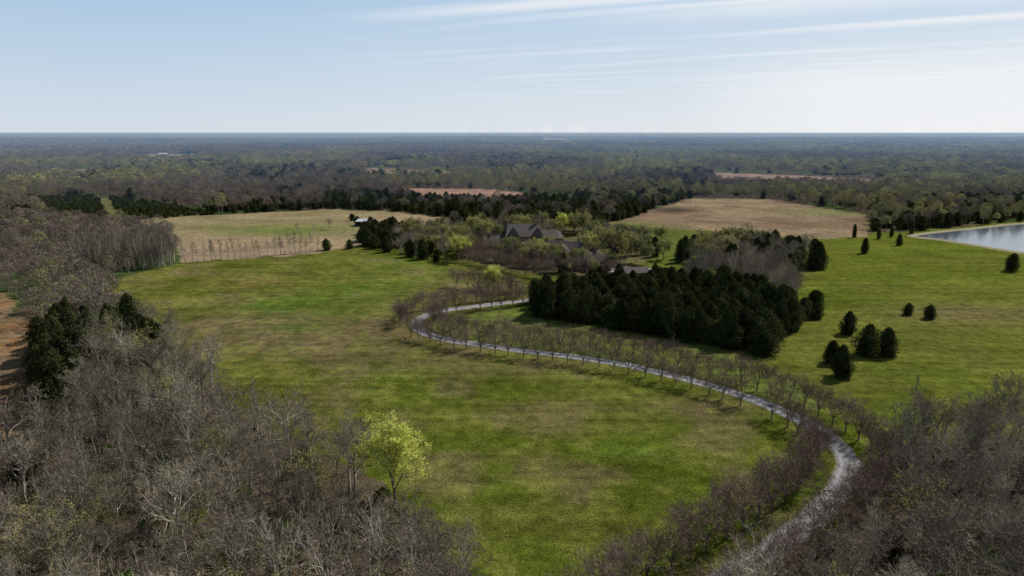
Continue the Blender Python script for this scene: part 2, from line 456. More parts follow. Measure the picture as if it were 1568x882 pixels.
bush = build_mesh('bush', [far_leaf_parts(5, 2.0, 3.0, 500, .16, mi=0)], [M_bush])

def mid_bare(i): return build_mesh(f'm_bare{i}', [far_bare_parts(200+i, 12, 8.5, 480, th=.085)], [M_twigfar])
def mid_bud(i): return build_mesh(f'm_bud{i}', [far_bare_parts(210+i, 12, 7, 200), far_leaf_parts(211+i, 12, 7.5, 300, .28)], [M_twigfar, M_budfar])
def mid_ced(i): return build_mesh(f'm_ced{i}', cedar_parts(220+i, 9, 7, 700, .5), [M_bark_b, M_cedar])
mid_meshes = [mid_bare(i) for i in range(4)]+[mid_bud(i) for i in range(2)]+[mid_ced(i) for i in range(3)]
far_meshes = [build_mesh(f'f_bare{i}', [far_bare_parts(230+i, 13, 11, 200, th=.22)], [M_twigfar]) for i in range(3)] + \
             [build_mesh(f'f_bud{i}', [far_bare_parts(240+i, 13, 9, 60, th=.2), far_leaf_parts(241+i, 13, 10, 130, .55)], [M_twigfar, M_budfar]) for i in range(2)] + \
             [build_mesh(f'f_ced{i}', cedar_parts(250+i, 10, 8, 160, .95), [M_bark_b, M_cedar]) for i in range(2)]
def grove(i, fb, fg, fc):
    r = np.random.default_rng(300+i); parts = []
    mats = [M_twigfar, M_budfar, M_cedar]
    for k in range(40):
        off = (r.uniform(-28, 28), r.uniform(-28, 28), r.uniform(-1.5, 1.5)); q = r.random()
        s = r.uniform(.75, 1.3)
        mi = 0 if q < fb else (1 if q < fb+fg else 2)
        parts.append(far_leaf_parts(int(r.integers(1e6)), 13*s if mi != 2 else 11*s, (10 if mi != 2 else 7)*s, 24, 1.9, off, mi))
    return build_mesh(f'grove{i}', parts, mats)
grove_meshes = [grove(0,.95,.0,.05), grove(1,.85,.1,.05), grove(2,.5,.4,.1), grove(3,.2,.7,.1), grove(4,.35,.15,.5), grove(5,.65,.1,.25)]
C_mid = mkcol('woodland_kinds', mid_meshes); C_far = mkcol('forest_kinds', far_meshes); C_grove = mkcol('grove_kinds', grove_meshes)

def scatter_obj(name, x, y, z, idx, rotz, scl, coll):
    n = len(x)
    me = bpy.data.meshes.new(name); me.vertices.add(n)
    me.vertices.foreach_set('co', np.stack([x, y, z], 1).astype(np.float32).ravel())
    a = me.attributes.new('idx', 'INT', 'POINT'); a.data.foreach_set('value', idx.astype(np.int32))
    a = me.attributes.new('rot', 'FLOAT_VECTOR', 'POINT'); r = np.zeros((n, 3)); r[:, 2] = rotz; a.data.foreach_set('vector', r.astype(np.float32).ravel())
    a = me.attributes.new('scl', 'FLOAT_VECTOR', 'POINT'); a.data.foreach_set('vector', scl.astype(np.float32).ravel())
    o = bpy.data.objects.new(name, me); col_main.objects.link(o)
    ng = bpy.data.node_groups.new(name+'_scatter', 'GeometryNodeTree')
    ng.interface.new_socket('Geometry', in_out='INPUT', socket_type='NodeSocketGeometry')
    ng.interface.new_socket('Geometry', in_out='OUTPUT', socket_type='NodeSocketGeometry')
    gi = ng.nodes.new('NodeGroupInput'); go = ng.nodes.new('NodeGroupOutput')
    ip = ng.nodes.new('GeometryNodeInstanceOnPoints'); ci = ng.nodes.new('GeometryNodeCollectionInfo')
    ci.inputs['Collection'].default_value = coll; ci.inputs['Separate Children'].default_value = True; ci.inputs['Reset Children'].default_value = True
    def na(nm, t):
        k = ng.nodes.new('GeometryNodeInputNamedAttribute'); k.data_type = t; k.inputs['Name'].default_value = nm; return k.outputs[0]
    l = ng.links
    l.new(gi.outputs[0], ip.inputs['Points']); l.new(ci.outputs[0], ip.inputs['Instance']); ip.inputs['Pick Instance'].default_value = True
    l.new(na('idx', 'INT'), ip.inputs['Instance Index']); l.new(na('rot', 'FLOAT_VECTOR'), ip.inputs['Rotation']); l.new(na('scl', 'FLOAT_VECTOR'), ip.inputs['Scale'])
    l.new(ip.outputs[0], go.inputs[0])
    md = o.modifiers.new('scatter', 'NODES'); md.node_group = ng
    print(name, n)
    return o

def forest_points(r0, r1, sp, angmax=47):
    R = r1; A = math.radians(angmax)
    xs = np.arange(-R*math.sin(A), R*math.sin(A), sp); ys = np.arange(0, R, sp)
    X, Y = np.meshgrid(xs, ys); X = X.ravel(); Y = Y.ravel()
    X = X+rng.uniform(-.5, .5, X.shape)*sp; Y = Y+rng.uniform(-.5, .5, X.shape)*sp
    D = np.hypot(X, Y); m = (D > r0) & (D <= r1) & (np.abs(np.arctan2(X, Y)) < A)
    X = X[m]; Y = Y[m]
    m = ~pip(X, Y, ESTATE)
    for f in FIELDS: m &= ~pip(X, Y, f)
    return X[m], Y[m]

def species(x, y):
    n = fbm(x/260, y/420, 50, 3); n2 = fbm(x/110, y/160, 60, 3); side = np.clip(x/(np.hypot(x, y)+1)*1.3, -1, 1)
    pb = np.clip(sstep(.44, .58, n+.14*side)*.65+.08, 0, .8)
    pc = np.clip(sstep(.56, .68, n2)*.5+.03, 0, .85)
    pc = np.where(pip(x, y, CED1), .85, pc); pc = np.where(pip(x, y, CED2), .5, pc); pc = np.where(pip(x, y, NOCED), .02, pc)
    u = rng.random(x.shape)
    return np.where(u < pc, 2, np.where(u < pc+(1-pc)*pb, 1, 0))

X, Y = forest_points(235, 900, 6.4)
sp = species(X, Y)
low = fbm(X/70, Y/70, 70, 3)
idx = np.where(sp == 0, rng.integers(0, 4, X.shape), np.where(sp == 1, rng.integers(4, 6, X.shape), rng.integers(6, 9, X.shape)))
s = rng.uniform(.6, 1.05, X.shape)*(.75+.5*low); S = np.stack([s*1.05, s*1.05, s*rng.uniform(.9, 1.15, X.shape)], 1)
scatter_obj('woodland', X, Y, hz(X, Y), idx, rng.uniform(0, 6.28, X.shape), S, C_mid)
X, Y = forest_points(900, 2600, 13)
sp = species(X, Y)
idx = np.where(sp == 0, rng.integers(0, 3, X.shape), np.where(sp == 1, rng.integers(3, 5, X.shape), rng.integers(5, 7, X.shape)))
s = rng.uniform(.65, 1.25, X.shape)*(.8+.4*fbm(X/150, Y/150, 71, 3)); S = np.stack([s*1.3, s*1.3, s], 1)
scatter_obj('distant_forest', X, Y, hz(X, Y), idx, rng.uniform(0, 6.28, X.shape), S, C_far)
for r0, r1, spc, sc, nm in ((2600, 7000, 48, 1.0, 'far_forest'), (7000, 26000, 170, 3.3, 'horizon_forest')):
    X, Y = forest_points(r0, r1, spc)
    n = fbm(X/500, Y/900, 80, 3)+rng.normal(size=X.shape)*.04+.08*X/np.hypot(X, Y)
    idx = np.select([n < .40, n < .44, n < .51, n < .59, n < .63], [0, 5, 1, 2, 4], 3)
    s = rng.uniform(.85, 1.15, X.shape); S = np.stack([s*sc, s*sc, s*(1.0 if sc < 2 else 1.2)], 1)
    scatter_obj(nm, X, Y, hz(X, Y)-1, idx, rng.uniform(0, 6.28, X.shape), S, C_grove)
xs = rng.uniform(YOUNG[:, 0].min(), YOUNG[:, 0].max(), 3200); ys = rng.uniform(YOUNG[:, 1].min(), YOUNG[:, 1].max(), 3200)
pathp = poly([(150,300),(165,300),(196,345),(168,345)])
m = pip(xs, ys, YOUNG) & (~pip(xs, ys, pathp)); xs = xs[m]; ys = ys[m]; s = rng.uniform(.2, .36, xs.shape)
scatter_obj('young_cedar_plantation', xs, ys, 0*xs, rng.integers(6, 9, xs.shape), rng.uniform(0, 6.28, xs.shape), np.stack([s*1.7, s*1.7, s], 1), C_mid)

# ---------------------------------------------------------------- single trees
def put(name, mesh, x, y, s=1.0, sz=None, sxy=None):
    o = bpy.data.objects.new(name, mesh); col_main.objects.link(o)
    o.location = (x, y, 0); o.rotation_euler = (0, 0, random.uniform(0, 6.28))
    sxy = s if sxy is None else sxy; o.scale = (sxy, sxy, s if sz is None else sz)
    return o
def ceds(u, v, h, w=1.0):
    x, y = G(u, v); put('cedar_tree', random.choice(cedars), x, y, sz=h/10, sxy=h/10*w)
def bares(u, v, h, w=1.0, kind=None):
    x, y = G(u, v); put('bare_tree', random.choice(kind or near_bare), x, y, sz=h/13, sxy=h/13*w)
def buds(u, v, h, w=1.0, full=True):
    x, y = G(u, v); put('budding_tree', random.choice(bud_near if full else budlite), x, y, sz=h/14, sxy=h/14*w)

BT = G(606, 782)
X, Y = forest_points(30, 235, 5.1, 75)
CZ = [poly([(30,440),(110,435),(150,520),(135,660),(70,680),(55,560)]), poly([(140,470),(205,490),(255,560),(190,570)])]
cz = pip(X, Y, CZ[0]) | pip(X, Y, CZ[1])
for i in range(len(X)):
    x, y = X[i], Y[i]; q = random.random()
    dr = np.min(np.hypot(RC[:, 0]-x, RC[:, 1]-y))
    if dr < 8.5 or math.hypot(x-BT[0], y-BT[1]) < 5.5: continue
    if cz[i]:
        if q < .85: put('cedar_tree', random.choice(cedars), x, y, sz=random.uniform(.8, 1.3), sxy=random.uniform(.65, .95)); continue
    hh = random.uniform(9, 15.5)
    if x > 0: hh = random.uniform(9.5, 14.5)
    if math.hypot(x-BT[0], y-BT[1]) < 13 and y < BT[1]: hh = random.uniform(6, 8.5)
    if q > .925 : put('budding_tree', random.choice(budlite), x, y, s=hh/14)
    elif q > .915: put('cedar_tree', random.choice(cedars), x, y, sz=random.uniform(.4, .6), sxy=.5)
    else: put('bare_tree', random.choice(near_bare), x, y, sz=hh/13, sxy=hh/13*random.uniform(.8, 1.1))
for i in range(110):
    u = random.uniform(-50, 620); v = random.uniform(560, 940); x, y = G(u, v)
    if not pip(np.array([x]), np.array([y]), ESTATE)[0]: put('bush', bush, x, y, s=random.uniform(.5, 1.3))
for i in range(40):
    u = random.uniform(1400, 1600); v = random.uniform(700, 940); x, y = G(u, v); put('bush', bush, x, y, s=random.uniform(.5, 1.0))
for u, v, s in ((1530,880,1.8),(1500,900,1.5),(1560,860,1.6),(100,830,1.5),(70,800,1.2)):
    x, y = G(u, v); put('bush', bush, x, y, s=s)

put('budding_tree', bud_near[1], BT[0], BT[1], sz=1.16, sxy=1.04)
bares(1400,645,10.5,.7,slim_bare); bares(1440,690,12); bares(1490,700,12); bares(1550,690,12,.9)
bares(675,880,8,1.2)

for u, v, h, w in ((1298,511,7,1.0),(1325,543,8.5,.95),(1357,545,8,.95),(1272,556,6.2,1.0),(1287,577,8.2,.95),(1389,482,4,1.),(1423,488,4.6,1.1),(1547,415,8,.9),
    (1323,388,8,.6),(1376,376,6.5,.6),(1308,364,8,.4),(1345,366,6,.5),(1364,363,6,.5),(1395,358,6,.6),
    (592,386,8,.9),(628,393,8.5,.7),(648,397,9.5,.8),(668,401,6,.8),(535,381,5,1.0),(501,383,6,1.0),
    (990,390,9,.6),(1003,393,10,.6),(1040,402,11,.6),(1050,396,11,.7),(548,345,6,1.2),(540,338,5,1.2),
    (720,352,9,1),(838,348,9,1),(1245,480,8,1.0),(1232,488,7,1.0),(1250,488,5,1.0)):
    ceds(u, v, h, w)
for u, v, h, w in ((703,400,13,1.0),(755,443,10,1.1),(862,358,13,.9)):
    buds(u, v, h, w)
for u, v, h, w in ((740,378,17,1.0),(728,370,15,1.),(700,384,14,.9),(716,392,11,1),(940,400,16,1.1),(905,396,13,1),(975,402,14,.9),(925,388,14,1),(880,356,14,1),(895,358,15,1),(822,394,10,1),(780,392,10,1),(850,408,11,1),(1125,392,15,1.1),(1110,400,13,1),(960,392,14,1.),(762,376,13,1),(800,398,9,1.1),(660,380,12,1),(680,372,12,1),(1010,375,10,1),(885,412,10,1),(910,424,8.5,1.1),(765,400,9,1.1),(838,390,10,1.1),(935,418,10,1),(990,405,11,1),(1015,398,10,1),(640,372,11,1),(950,375,12,1),(1075,395,12,1)):
    x, y = G(u, v); put('budding_tree', random.choice(budmid), x, y, sz=h/12, sxy=h/12*w)
def fillpoly(pl, spc, fn):
    x0, y0 = pl.min(0); x1, y1 = pl.max(0)
    yy = y0
    while yy < y1:
        xx = x0
        while xx < x1:
            a = xx+random.uniform(-.4, .4)*spc; b = yy+random.uniform(-.4, .4)*spc
            if pip(np.array([a]), np.array([b]), pl)[0]: fn(a, b)
            xx += spc
        yy += spc
fillpoly(poly([(806,487),(815,462),(900,452),(1000,446),(1100,450),(1180,470),(1215,490),(1210,510),(1170,548),(1080,530),(1000,513),(900,494)]), 4.6,
    lambda a, b: put('cedar_tree', random.choice(cedars), a, b, sz=random.uniform(.7, 1.2), sxy=random.uniform(.65, 1.0)))
fillpoly(poly([(548,372),(560,352),(610,350),(640,362),(600,386),(570,380)]), 6.5,
    lambda a, b: put('cedar_tree', random.choice(cedars), a, b, sz=random.uniform(.6, 1.0), sxy=random.uniform(.6, .9)))
fillpoly(poly([(1040,450),(1060,430),(1200,430),(1225,470),(1215,492),(1180,468),(1100,448)]), 5.0,
    lambda a, b: put('bare_tree', random.choice(near_bare), a, b, sz=random.uniform(.95, 1.3), sxy=random.uniform(.8, 1.0)))
fillpoly(poly([(1090,408),(1110,380),(1240,385),(1260,412),(1200,425)]), 6.0,
    lambda a, b: put('cedar_tree', random.choice(cedars), a, b, sz=random.uniform(.8, 1.2), sxy=.8) if random.random() < .35 else put('bare_tree', random.choice(near_bare), a, b, sz=random.uniform(.7, 1.0)))
def yardtree(a, b):
    q = random.random()
    if q < .08: put('cedar_tree', random.choice(cedars), a, b, sz=random.uniform(.6, 1.0), sxy=.7)
    elif q < .42: put('budding_tree', random.choice(budmid), a, b, s=random.uniform(.65, 1.05))
    else: put('bare_tree', random.choice(near_bare), a, b, sz=random.uniform(.6, .95), sxy=random.uniform(.75, 1.0))
fillpoly(poly([(600,388),(610,360),(700,356),(760,365),(740,392),(690,398)]), 6, yardtree)
fillpoly(poly([(740,392),(770,385),(850,400),(930,420),(940,430),(860,420),(780,405)]), 6.5, yardtree)
fillpoly(poly([(880,372),(930,358),(990,372),(1000,390),(950,395)]), 6.5, yardtree)
fillpoly(poly([(745,350),(900,352),(905,362),(745,362)]), 6.5, yardtree)
fillpoly(poly([(1050,400),(1060,380),(1150,372),(1180,390),(1090,415)]), 6.0, yardtree)
fillpoly(poly([(122,424),(272,408),(262,388),(116,400)]), 2.8,
    lambda a, b: put('bare_tree', random.choice(slim_bare), a, b, sz=random.uniform(1.0, 1.2), sxy=random.uniform(.6, .9)))
u = 285
while u < 492:
    v = 402-(u-285)*.083
    bares(u, v+random.uniform(-1, 1), random.uniform(7.5, 11.5), .9, slim_bare); u += random.uniform(6, 12)
for u, v in ((455,360),(480,362),(505,352)): bares(u, v, 8, .7)

# ---------------------------------------------------------------- road
def road_mat():
    m, nt, ns, L = mat_new('gravel_mat')
    out = N(nt, 'ShaderNodeOutputMaterial'); bs = N(nt, 'ShaderNodeBsdfPrincipled')
    at = N(nt, 'ShaderNodeAttribute', attribute_name='col'); P = N(nt, 'ShaderNodeNewGeometry').outputs['Position']
    a = mrange(nt, noise(nt, P, .5, 5, .65), .3, .7, .7, 1.25); b = mrange(nt, noise(nt, P, 5, 3, .7), .3, .7, .75, 1.25)
    f = mathn(nt, 'MULTIPLY', a, b); cm = N(nt, 'ShaderNodeCombineColor')
    for i in range(3): L.new(f, cm.inputs[i])
    L.new(mixc(nt, 1.0, at.outputs['Color'], cm.outputs[0], 'MULTIPLY'), bs.inputs['Base Color'])
    bs.inputs['Roughness'].default_value = .9; bs.inputs['Specular IOR Level'].default_value = .2
    L.new(bs.outputs[0], out.inputs[0]); return m
M_road = road_mat()
def ribbon(name, C, width, z=.03):
    T = np.gradient(C, axis=0); T /= np.linalg.norm(T, axis=1, keepdims=True); Nn = np.stack([T[:, 1], -T[:, 0]], 1)
    ks = np.array([-1, -.8, -.55, -.3, 0, .3, .55, .8, 1]); cols = [(.11,.11,.06),(.19,.185,.17),(.29,.29,.31),(.23,.23,.24),(.17,.17,.155),(.23,.23,.24),(.29,.29,.31),(.19,.185,.17),(.11,.11,.06)]
    V = []; Cc = []
    for j, k in enumerate(ks):
        w = width*.5*k*(1+.3*(fbm(C[:, 0]/4+(k > 0)*50, C[:, 1]/4, 90)-.5)*2)
        V.append(np.c_[C+Nn*w[:, None], np.full(len(C), z)]); Cc.append(np.tile(cols[j], (len(C), 1)))
    V = np.stack(V, 1).reshape(-1, 3); Cc = np.stack(Cc, 1).reshape(-1, 3); m = len(ks)
    i = np.arange(len(C)-1)[:, None]*m+np.arange(m-1)[None]; i = i.ravel()
    F = np.stack([i, i+1, i+m+1, i+m], 1)
    me = build_mesh(name, [(V, F[:, ::-1], 0, None)], [M_road])
    at = me.attributes.new('col', 'FLOAT_COLOR', 'POINT'); at.data.foreach_set('color', np.c_[Cc, np.ones(len(Cc))].astype(np.float32).ravel())
    o = bpy.data.objects.new(name, me); col_main.objects.link(o); return o
ribbon('gravel_road', RC, 4.4)
ribbon('gravel_driveway', resample(catmull([G(*p) for p in ((905,432),(930,415),(985,412),(1035,424),(1025,432),(960,430))]), 1.0), 7.0, .045)
T = np.gradient(RC, axis=0); T /= np.linalg.norm(T, axis=1, keepdims=True); Nn = np.stack([T[:, 1], -T[:, 0]], 1)
start = int(np.argmin(np.linalg.norm(RC-np.array(G(805,460)), axis=1)))
for side in (-1, 1):
    L_ = resample((RC+Nn*side*5.4)[start:], 4.3)
    for p in L_:
        if random.random() < .03: continue
        a, b = p+np.array([random.uniform(-.35, .35), random.uniform(-.35, .35)])
        if np.min(np.linalg.norm(RC-np.array([a, b]), axis=1)) < 4.1: continue
        near = 1.0+.25*float(sstep(135, 100, np.array(b)))
        put('avenue_tree', random.choice(avenue), a, b, sz=random.uniform(.88, 1.14)*near, sxy=random.uniform(.84, 1.08)*near)
for a0, a1 in (((722,392),(860,420)),((718,402),(850,430)),((860,420),(960,425)),((700,440),(800,450)),((720,382),(840,405))):
    p0 = np.array(G(*a0)); p1 = np.array(G(*a1)); n = int(np.linalg.norm(p1-p0)/4.2)
    for k in range(n):
        p = p0+(p1-p0)*k/n; put('avenue_tree', random.choice(avenue), p[0]+random.uniform(-.4, .4), p[1]+random.uniform(-.4, .4), s=random.uniform(1.05, 1.25))

# ---------------------------------------------------------------- ground
radii = np.r_[0.01, np.geomspace(15, 32000, 760)]
ang = np.r_[np.arange(-58, 58.01, .2), np.arange(63, 298, 5)]
A, Rr = np.meshgrid(np.radians(ang), radii)
GX = np.sin(A)*Rr; GY = np.cos(A)*Rr; GZ = hz(GX, GY)
nr, na = GX.shape
pondm = pip(GX, GY, POND)
GZ = np.where(pondm, -0.6, GZ)
V = np.stack([GX, GY, GZ], -1).reshape(-1, 3)
i, j = np.meshgrid(np.arange(nr-1), np.arange(na), indexing='ij'); j2 = (j+1) % na
F = np.stack([i*na+j, (i+1)*na+j, (i+1)*na+j2, i*na+j2], -1).reshape(-1, 4)[:, ::-1]
me = build_mesh('ground', [(V, F, 0, None)], [M_ground], True)
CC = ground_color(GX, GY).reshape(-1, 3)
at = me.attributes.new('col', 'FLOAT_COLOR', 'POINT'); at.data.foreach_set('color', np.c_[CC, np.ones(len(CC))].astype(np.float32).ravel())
o = bpy.data.objects.new('ground', me); col_main.objects.link(o)

# ---------------------------------------------------------------- pond
def water_mat():
    m, nt, ns, L = mat_new('water_mat')
    out = N(nt, 'ShaderNodeOutputMaterial'); bs = N(nt, 'ShaderNodeBsdfPrincipled')
    bs.inputs['Base Color'].default_value = (.10, .12, .14, 1); bs.inputs['Roughness'].default_value = .12; bs.inputs['IOR'].default_value = 1.8
    P = N(nt, 'ShaderNodeNewGeometry').outputs['Position']
    bp = N(nt, 'ShaderNodeBump'); bp.inputs['Strength'].default_value = .3; bp.inputs['Distance'].default_value = .06
    L.new(noise(nt, P, 1.2, 4, .6), bp.inputs['Height']); L.new(bp.outputs[0], bs.inputs['Normal']); L.new(bs.outputs[0], out.inputs[0]); return m
PC = resample(catmull([tuple(p) for p in POND]+[tuple(POND[0])], 10), 3.0)
me = bpy.data.meshes.new('pond_water'); me.from_pydata([(p[0], p[1], .0) for p in PC], [], [list(range(len(PC)))]); me.materials.append(water_mat())
o = bpy.data.objects.new('pond_water', me); col_main.objects.link(o); o.location.z = .03
M_bank = mat_simple('bank_mat', (.24, .21, .12), .95, .35, .5)
cen = PC.mean(0); V = []; m = 6
prof = ((-1.5, -.3), (0, .12), (1.0, .45), (2.2, .55), (3.6, .25), (5.0, -.05))
T = np.gradient(PC, axis=0); T /= np.linalg.norm(T, axis=1, keepdims=True); Nb = np.stack([T[:, 1], -T[:, 0]], 1)
if np.mean(((PC-cen)*Nb).sum(1)) < 0: Nb = -Nb
for k, (d, z) in enumerate(prof):
    V.append(np.c_[PC+Nb*d, np.full(len(PC), z)])
V = np.stack(V, 1).reshape(-1, 3); n = len(PC)
i = (np.arange(n-1)[:, None]*m+np.arange(m-1)[None]).ravel(); F = np.stack([i, i+1, i+m+1, i+m], 1)
o = bpy.data.objects.new('pond_bank', build_mesh('pond_bank', [(V, F, 0, None)], [M_bank], True)); col_main.objects.link(o)

# ---------------------------------------------------------------- buildings
M_brick = mat_simple('brick', (.22, .13, .09), .9, .3, 2)
M_roof = mat_simple('slate_roof', (.095, .082, .075), .8, .35, 1.5)
M_glass = mat_simple('window_glass', (.03, .04, .05), .1, .1, 1, .6)
M_trim = mat_simple('trim', (.55, .52, .46), .6, .1, 1)
M_white = mat_simple('metal_roof', (.5, .52, .55), .45, .1, 1, .4)
M_wood = mat_simple('weathered_wood', (.22, .17, .12), .9, .3, 3)
def child(name, verts, faces, mat, par):
    me = bpy.data.meshes.new(name); me.from_pydata(verts, [], faces); me.materials.append(mat)
    o = bpy.data.objects.new(name, me); col_main.objects.link(o); o.parent = par; return o
def bx(x0, x1, y0, y1, z0, z1):
    v = [(x0,y0,z0),(x1,y0,z0),(x1,y1,z0),(x0,y1,z0),(x0,y0,z1),(x1,y0,z1),(x1,y1,z1),(x0,y1,z1)]
    f = [(0,3,2,1),(4,5,6,7),(0,1,5,4),(1,2,6,5),(2,3,7,6),(3,0,4,7)]
    return v, f
def merge(items):
    V = []; F = []
    for v, f in items:
        o = len(V); V += list(v); F += [tuple(i+o for i in q) for q in f]
    return V, F
def gable(x0, x1, y0, y1, z0, zr, along='x', oh=.5, hip=0.0):
    if along == 'x':
        ym = (y0+y1)/2; a = x0-oh+hip; b = x1+oh-hip
        v = [(x0-oh,y0-oh,z0),(x1+oh,y0-oh,z0),(x1+oh,y1+oh,z0),(x0-oh,y1+oh,z0),(a,ym,zr),(b,ym,zr)]
    else:
        xm = (x0+x1)/2; a = y0-oh+hip; b = y1+oh-hip
        v = [(x1+oh,y0-oh,z0),(x1+oh,y1+oh,z0),(x0-oh,y1+oh,z0),(x0-oh,y0-oh,z0),(xm,a,zr),(xm,b,zr)]
    return v, [(0,1,5,4),(2,3,4,5),(1,2,5),(3,0,4),(0,3,2,1)]
def house(name, u, v, rotd, blocks, chim=(), sc=.8):
    e = bpy.data.objects.new(name, None); col_main.objects.link(e)
    x, y = G(u, v); e.location = (x, y, 0); e.rotation_euler = (0, 0, math.radians(rotd)); e.scale = (sc, sc, sc)
    W = []; Rf = []; Wi = []; Tr = []; D = []
    for (x0, x1, y0, y1, hw, hr, al, hip) in blocks:
        W.append(bx(x0, x1, y0, y1, 0, hw)); Rf.append(gable(x0, x1, y0, y1, hw+.004, hr, al, .5, hip))
        zs = [1.0] if hw < 4.5 else [1.0, 4.0]
        for z in zs:
            xx = x0+1.6
            while xx < x1-2:
                for (yy0, yy1, ty0, ty1) in ((y0-.06, y0-.01, y0-.10, y0-.06), (y1+.01, y1+.06, y1+.06, y1+.10)):
                    Wi.append(bx(xx, xx+1.1, yy0, yy1, z, z+1.6)); Tr.append(bx(xx-.12, xx+1.22, ty0, ty1, z-.16, z-.02)); Tr.append(bx(xx+.5, xx+.6, ty0, ty1, z, z+1.6))
                xx += 3.1
            yy = y0+1.6
            while yy < y1-2:
                Wi.append(bx(x0-.06, x0-.01, yy, yy+1.1, z, z+1.6)); Wi.append(bx(x1+.01, x1+.06, yy, yy+1.1, z, z+1.6)); yy += 3.1
    b = blocks[0]; xm = (b[0]+b[1])/2
    D.append(bx(xm-.6, xm+.6, b[2]-.16, b[2]-.11, 0, 2.2))
    child('walls', *merge(W), M_brick, e); child('roof', *merge(Rf), M_roof, e); child('windows', *merge(Wi), M_glass, e)
    child('window_trim', *merge(Tr), M_trim, e); child('door', *merge(D), M_wood, e)
    if chim: child('chimneys', *merge([bx(a, a+1.4, c, c+1.0, 0, hh) for a, c, hh in chim]+[bx(a-.15, a+1.55, c-.15, c+1.15, hh+.003, hh+.3) for a, c, hh in chim]), M_brick, e)
    return e
house('brick_house', 800, 376, 12, [(-11,11,-6,6,6,12.5,'x',3),(-10,-4,-11,-6.004,6,11.5,'y',0),(4,10,-10,-6.004,5.5,11,'y',0),(11.004,20,-4,5,4.2,8.5,'x',0),(-20,-11.004,-5,4,4,8,'x',2)],
      [(-8,5.0,14),(7,-1,14),(16,4.0,10),(-17,1,9.5)], .95)
house('guest_house', 866, 394, -18, [(-9,9,-4.5,4.5,4,8.2,'x',0),(-3,3,-8,-4.504,4,7.4,'y',0),(9.004,16,-3,4,3.2,6.5,'x',2)], [(5,3.2,9.5)], 1.0)
house('garage_building', 905, 412, -8, [(-9,9,-4,4,3.4,7.2,'x',2),(-3,3,-6.5,-4.004,3.2,6,'y',0)], (), .95)
house('pool_house', 842, 374, 30, [(-6,6,-4,4,3.5,7,'x',0)], (), 1.0)
house('stable_building', 972, 425, 10, [(-7,7,-3.5,3.5,3.2,5.8,'x',1)], (), .8)
e = bpy.data.objects.new('open_barn', None); col_main.objects.link(e); e.location = (*G(562, 346), 0); e.rotation_euler = (0, 0, -.25)
child('roof', *gable(-5.5,5.5,-4,4,3.3,4.7,'x',.6), M_white, e)
child('posts', *merge([bx(a-.12,a+.12,b-.12,b+.12,0,3.29) for a in (-5.3,-1.8,1.8,5.3) for b in (-3.7,3.7)]), M_wood, e)
child('back_wall', *bx(-5.4,5.4,3.85,3.95,0,3.28), M_wood, e)
for u, v in ((250,243),(848,219)):
    e = bpy.data.objects.new('farm_building', None); col_main.objects.link(e); x, y = G(u, v); e.location = (x, y, float(hz(np.array(x), np.array(y)))+6); e.scale = (.5,.5,.6)
    child('walls', *bx(-18,18,-8,8,-6,9), M_trim, e); child('roof', *gable(-18,18,-8,8,9.01,14,'x',1), M_white, e)
e = bpy.data.objects.new('wooden_rail_fence', None); col_main.objects.link(e); e.location = (*G(1412, 690), 0); e.rotation_euler = (0, 0, .4)
child('posts', *merge([bx(a-.1,a+.1,-.1,.1,0,1.5) for a in (-5,-2.5,0,2.5,5)]), M_wood, e)
child('rails', *merge([bx(-5,5,-.17,-.11,z,z+.18) for z in (.5,.95,1.3)]), M_wood, e)
e = bpy.data.objects.new('radio_mast', None); col_main.objects.link(e); x, y = G(121, 212); e.location = (x, y, 0)
segs = []
for k in range(12):
    z0 = k*8; z1 = z0+8
    c = [(1.2*math.cos(t), 1.2*math.sin(t)) for t in (0, 2.09, 4.19)]
    for q in range(3):
        a = c[q]; b = c[(q+1) % 3]
        segs.append(((a[0], a[1], z0), (a[0], a[1], z1), .25, .25)); segs.append(((a[0], a[1], z0), (b[0], b[1], z1), .12, .12))
V, F = seg_geo(segs); o = bpy.data.objects.new('lattice', build_mesh('lattice', [(V, F, 0, None)], [M_trim])); col_main.objects.link(o); o.parent = e

# ---------------------------------------------------------------- haze lying over the far country
m, nt, ns, L = mat_new('haze_mat')
out = N(nt, 'ShaderNodeOutputMaterial'); vs = N(nt, 'ShaderNodeVolumeScatter'); va = N(nt, 'ShaderNodeVolumeAbsorption'); ad = N(nt, 'ShaderNodeAddShader')
vs.inputs['Color'].default_value = (.36, .60, 1.0, 1); vs.inputs['Density'].default_value = 2.0e-4; vs.inputs['Anisotropy'].default_value = .1
va.inputs['Color'].default_value = (0, 0, 0, 1); va.inputs['Density'].default_value = .45e-4
L.new(vs.outputs[0], ad.inputs[0]); L.new(va.outputs[0], ad.inputs[1]); L.new(ad.outputs[0], out.inputs['Volume'])
me = bpy.data.meshes.new('haze'); v, f = bx(-32000, 32000, 520, 32000, -80, 58); me.from_pydata(v, [], f); me.materials.append(m)
o = bpy.data.objects.new('haze', me); col_main.objects.link(o)

# ---------------------------------------------------------------- light
SUN_AZ = math.radians(52); SUN_EL = math.radians(46)
sd = Vector((math.sin(SUN_AZ)*math.cos(SUN_EL), math.cos(SUN_AZ)*math.cos(SUN_EL), math.sin(SUN_EL)))
sl = bpy.data.lights.new('sun', 'SUN'); sl.energy = 4.7; sl.angle = math.radians(.5); sl.color = (1, .95, .86)
so = bpy.data.objects.new('sun', sl); col_main.objects.link(so); so.rotation_euler = sd.to_track_quat('Z', 'Y').to_euler()

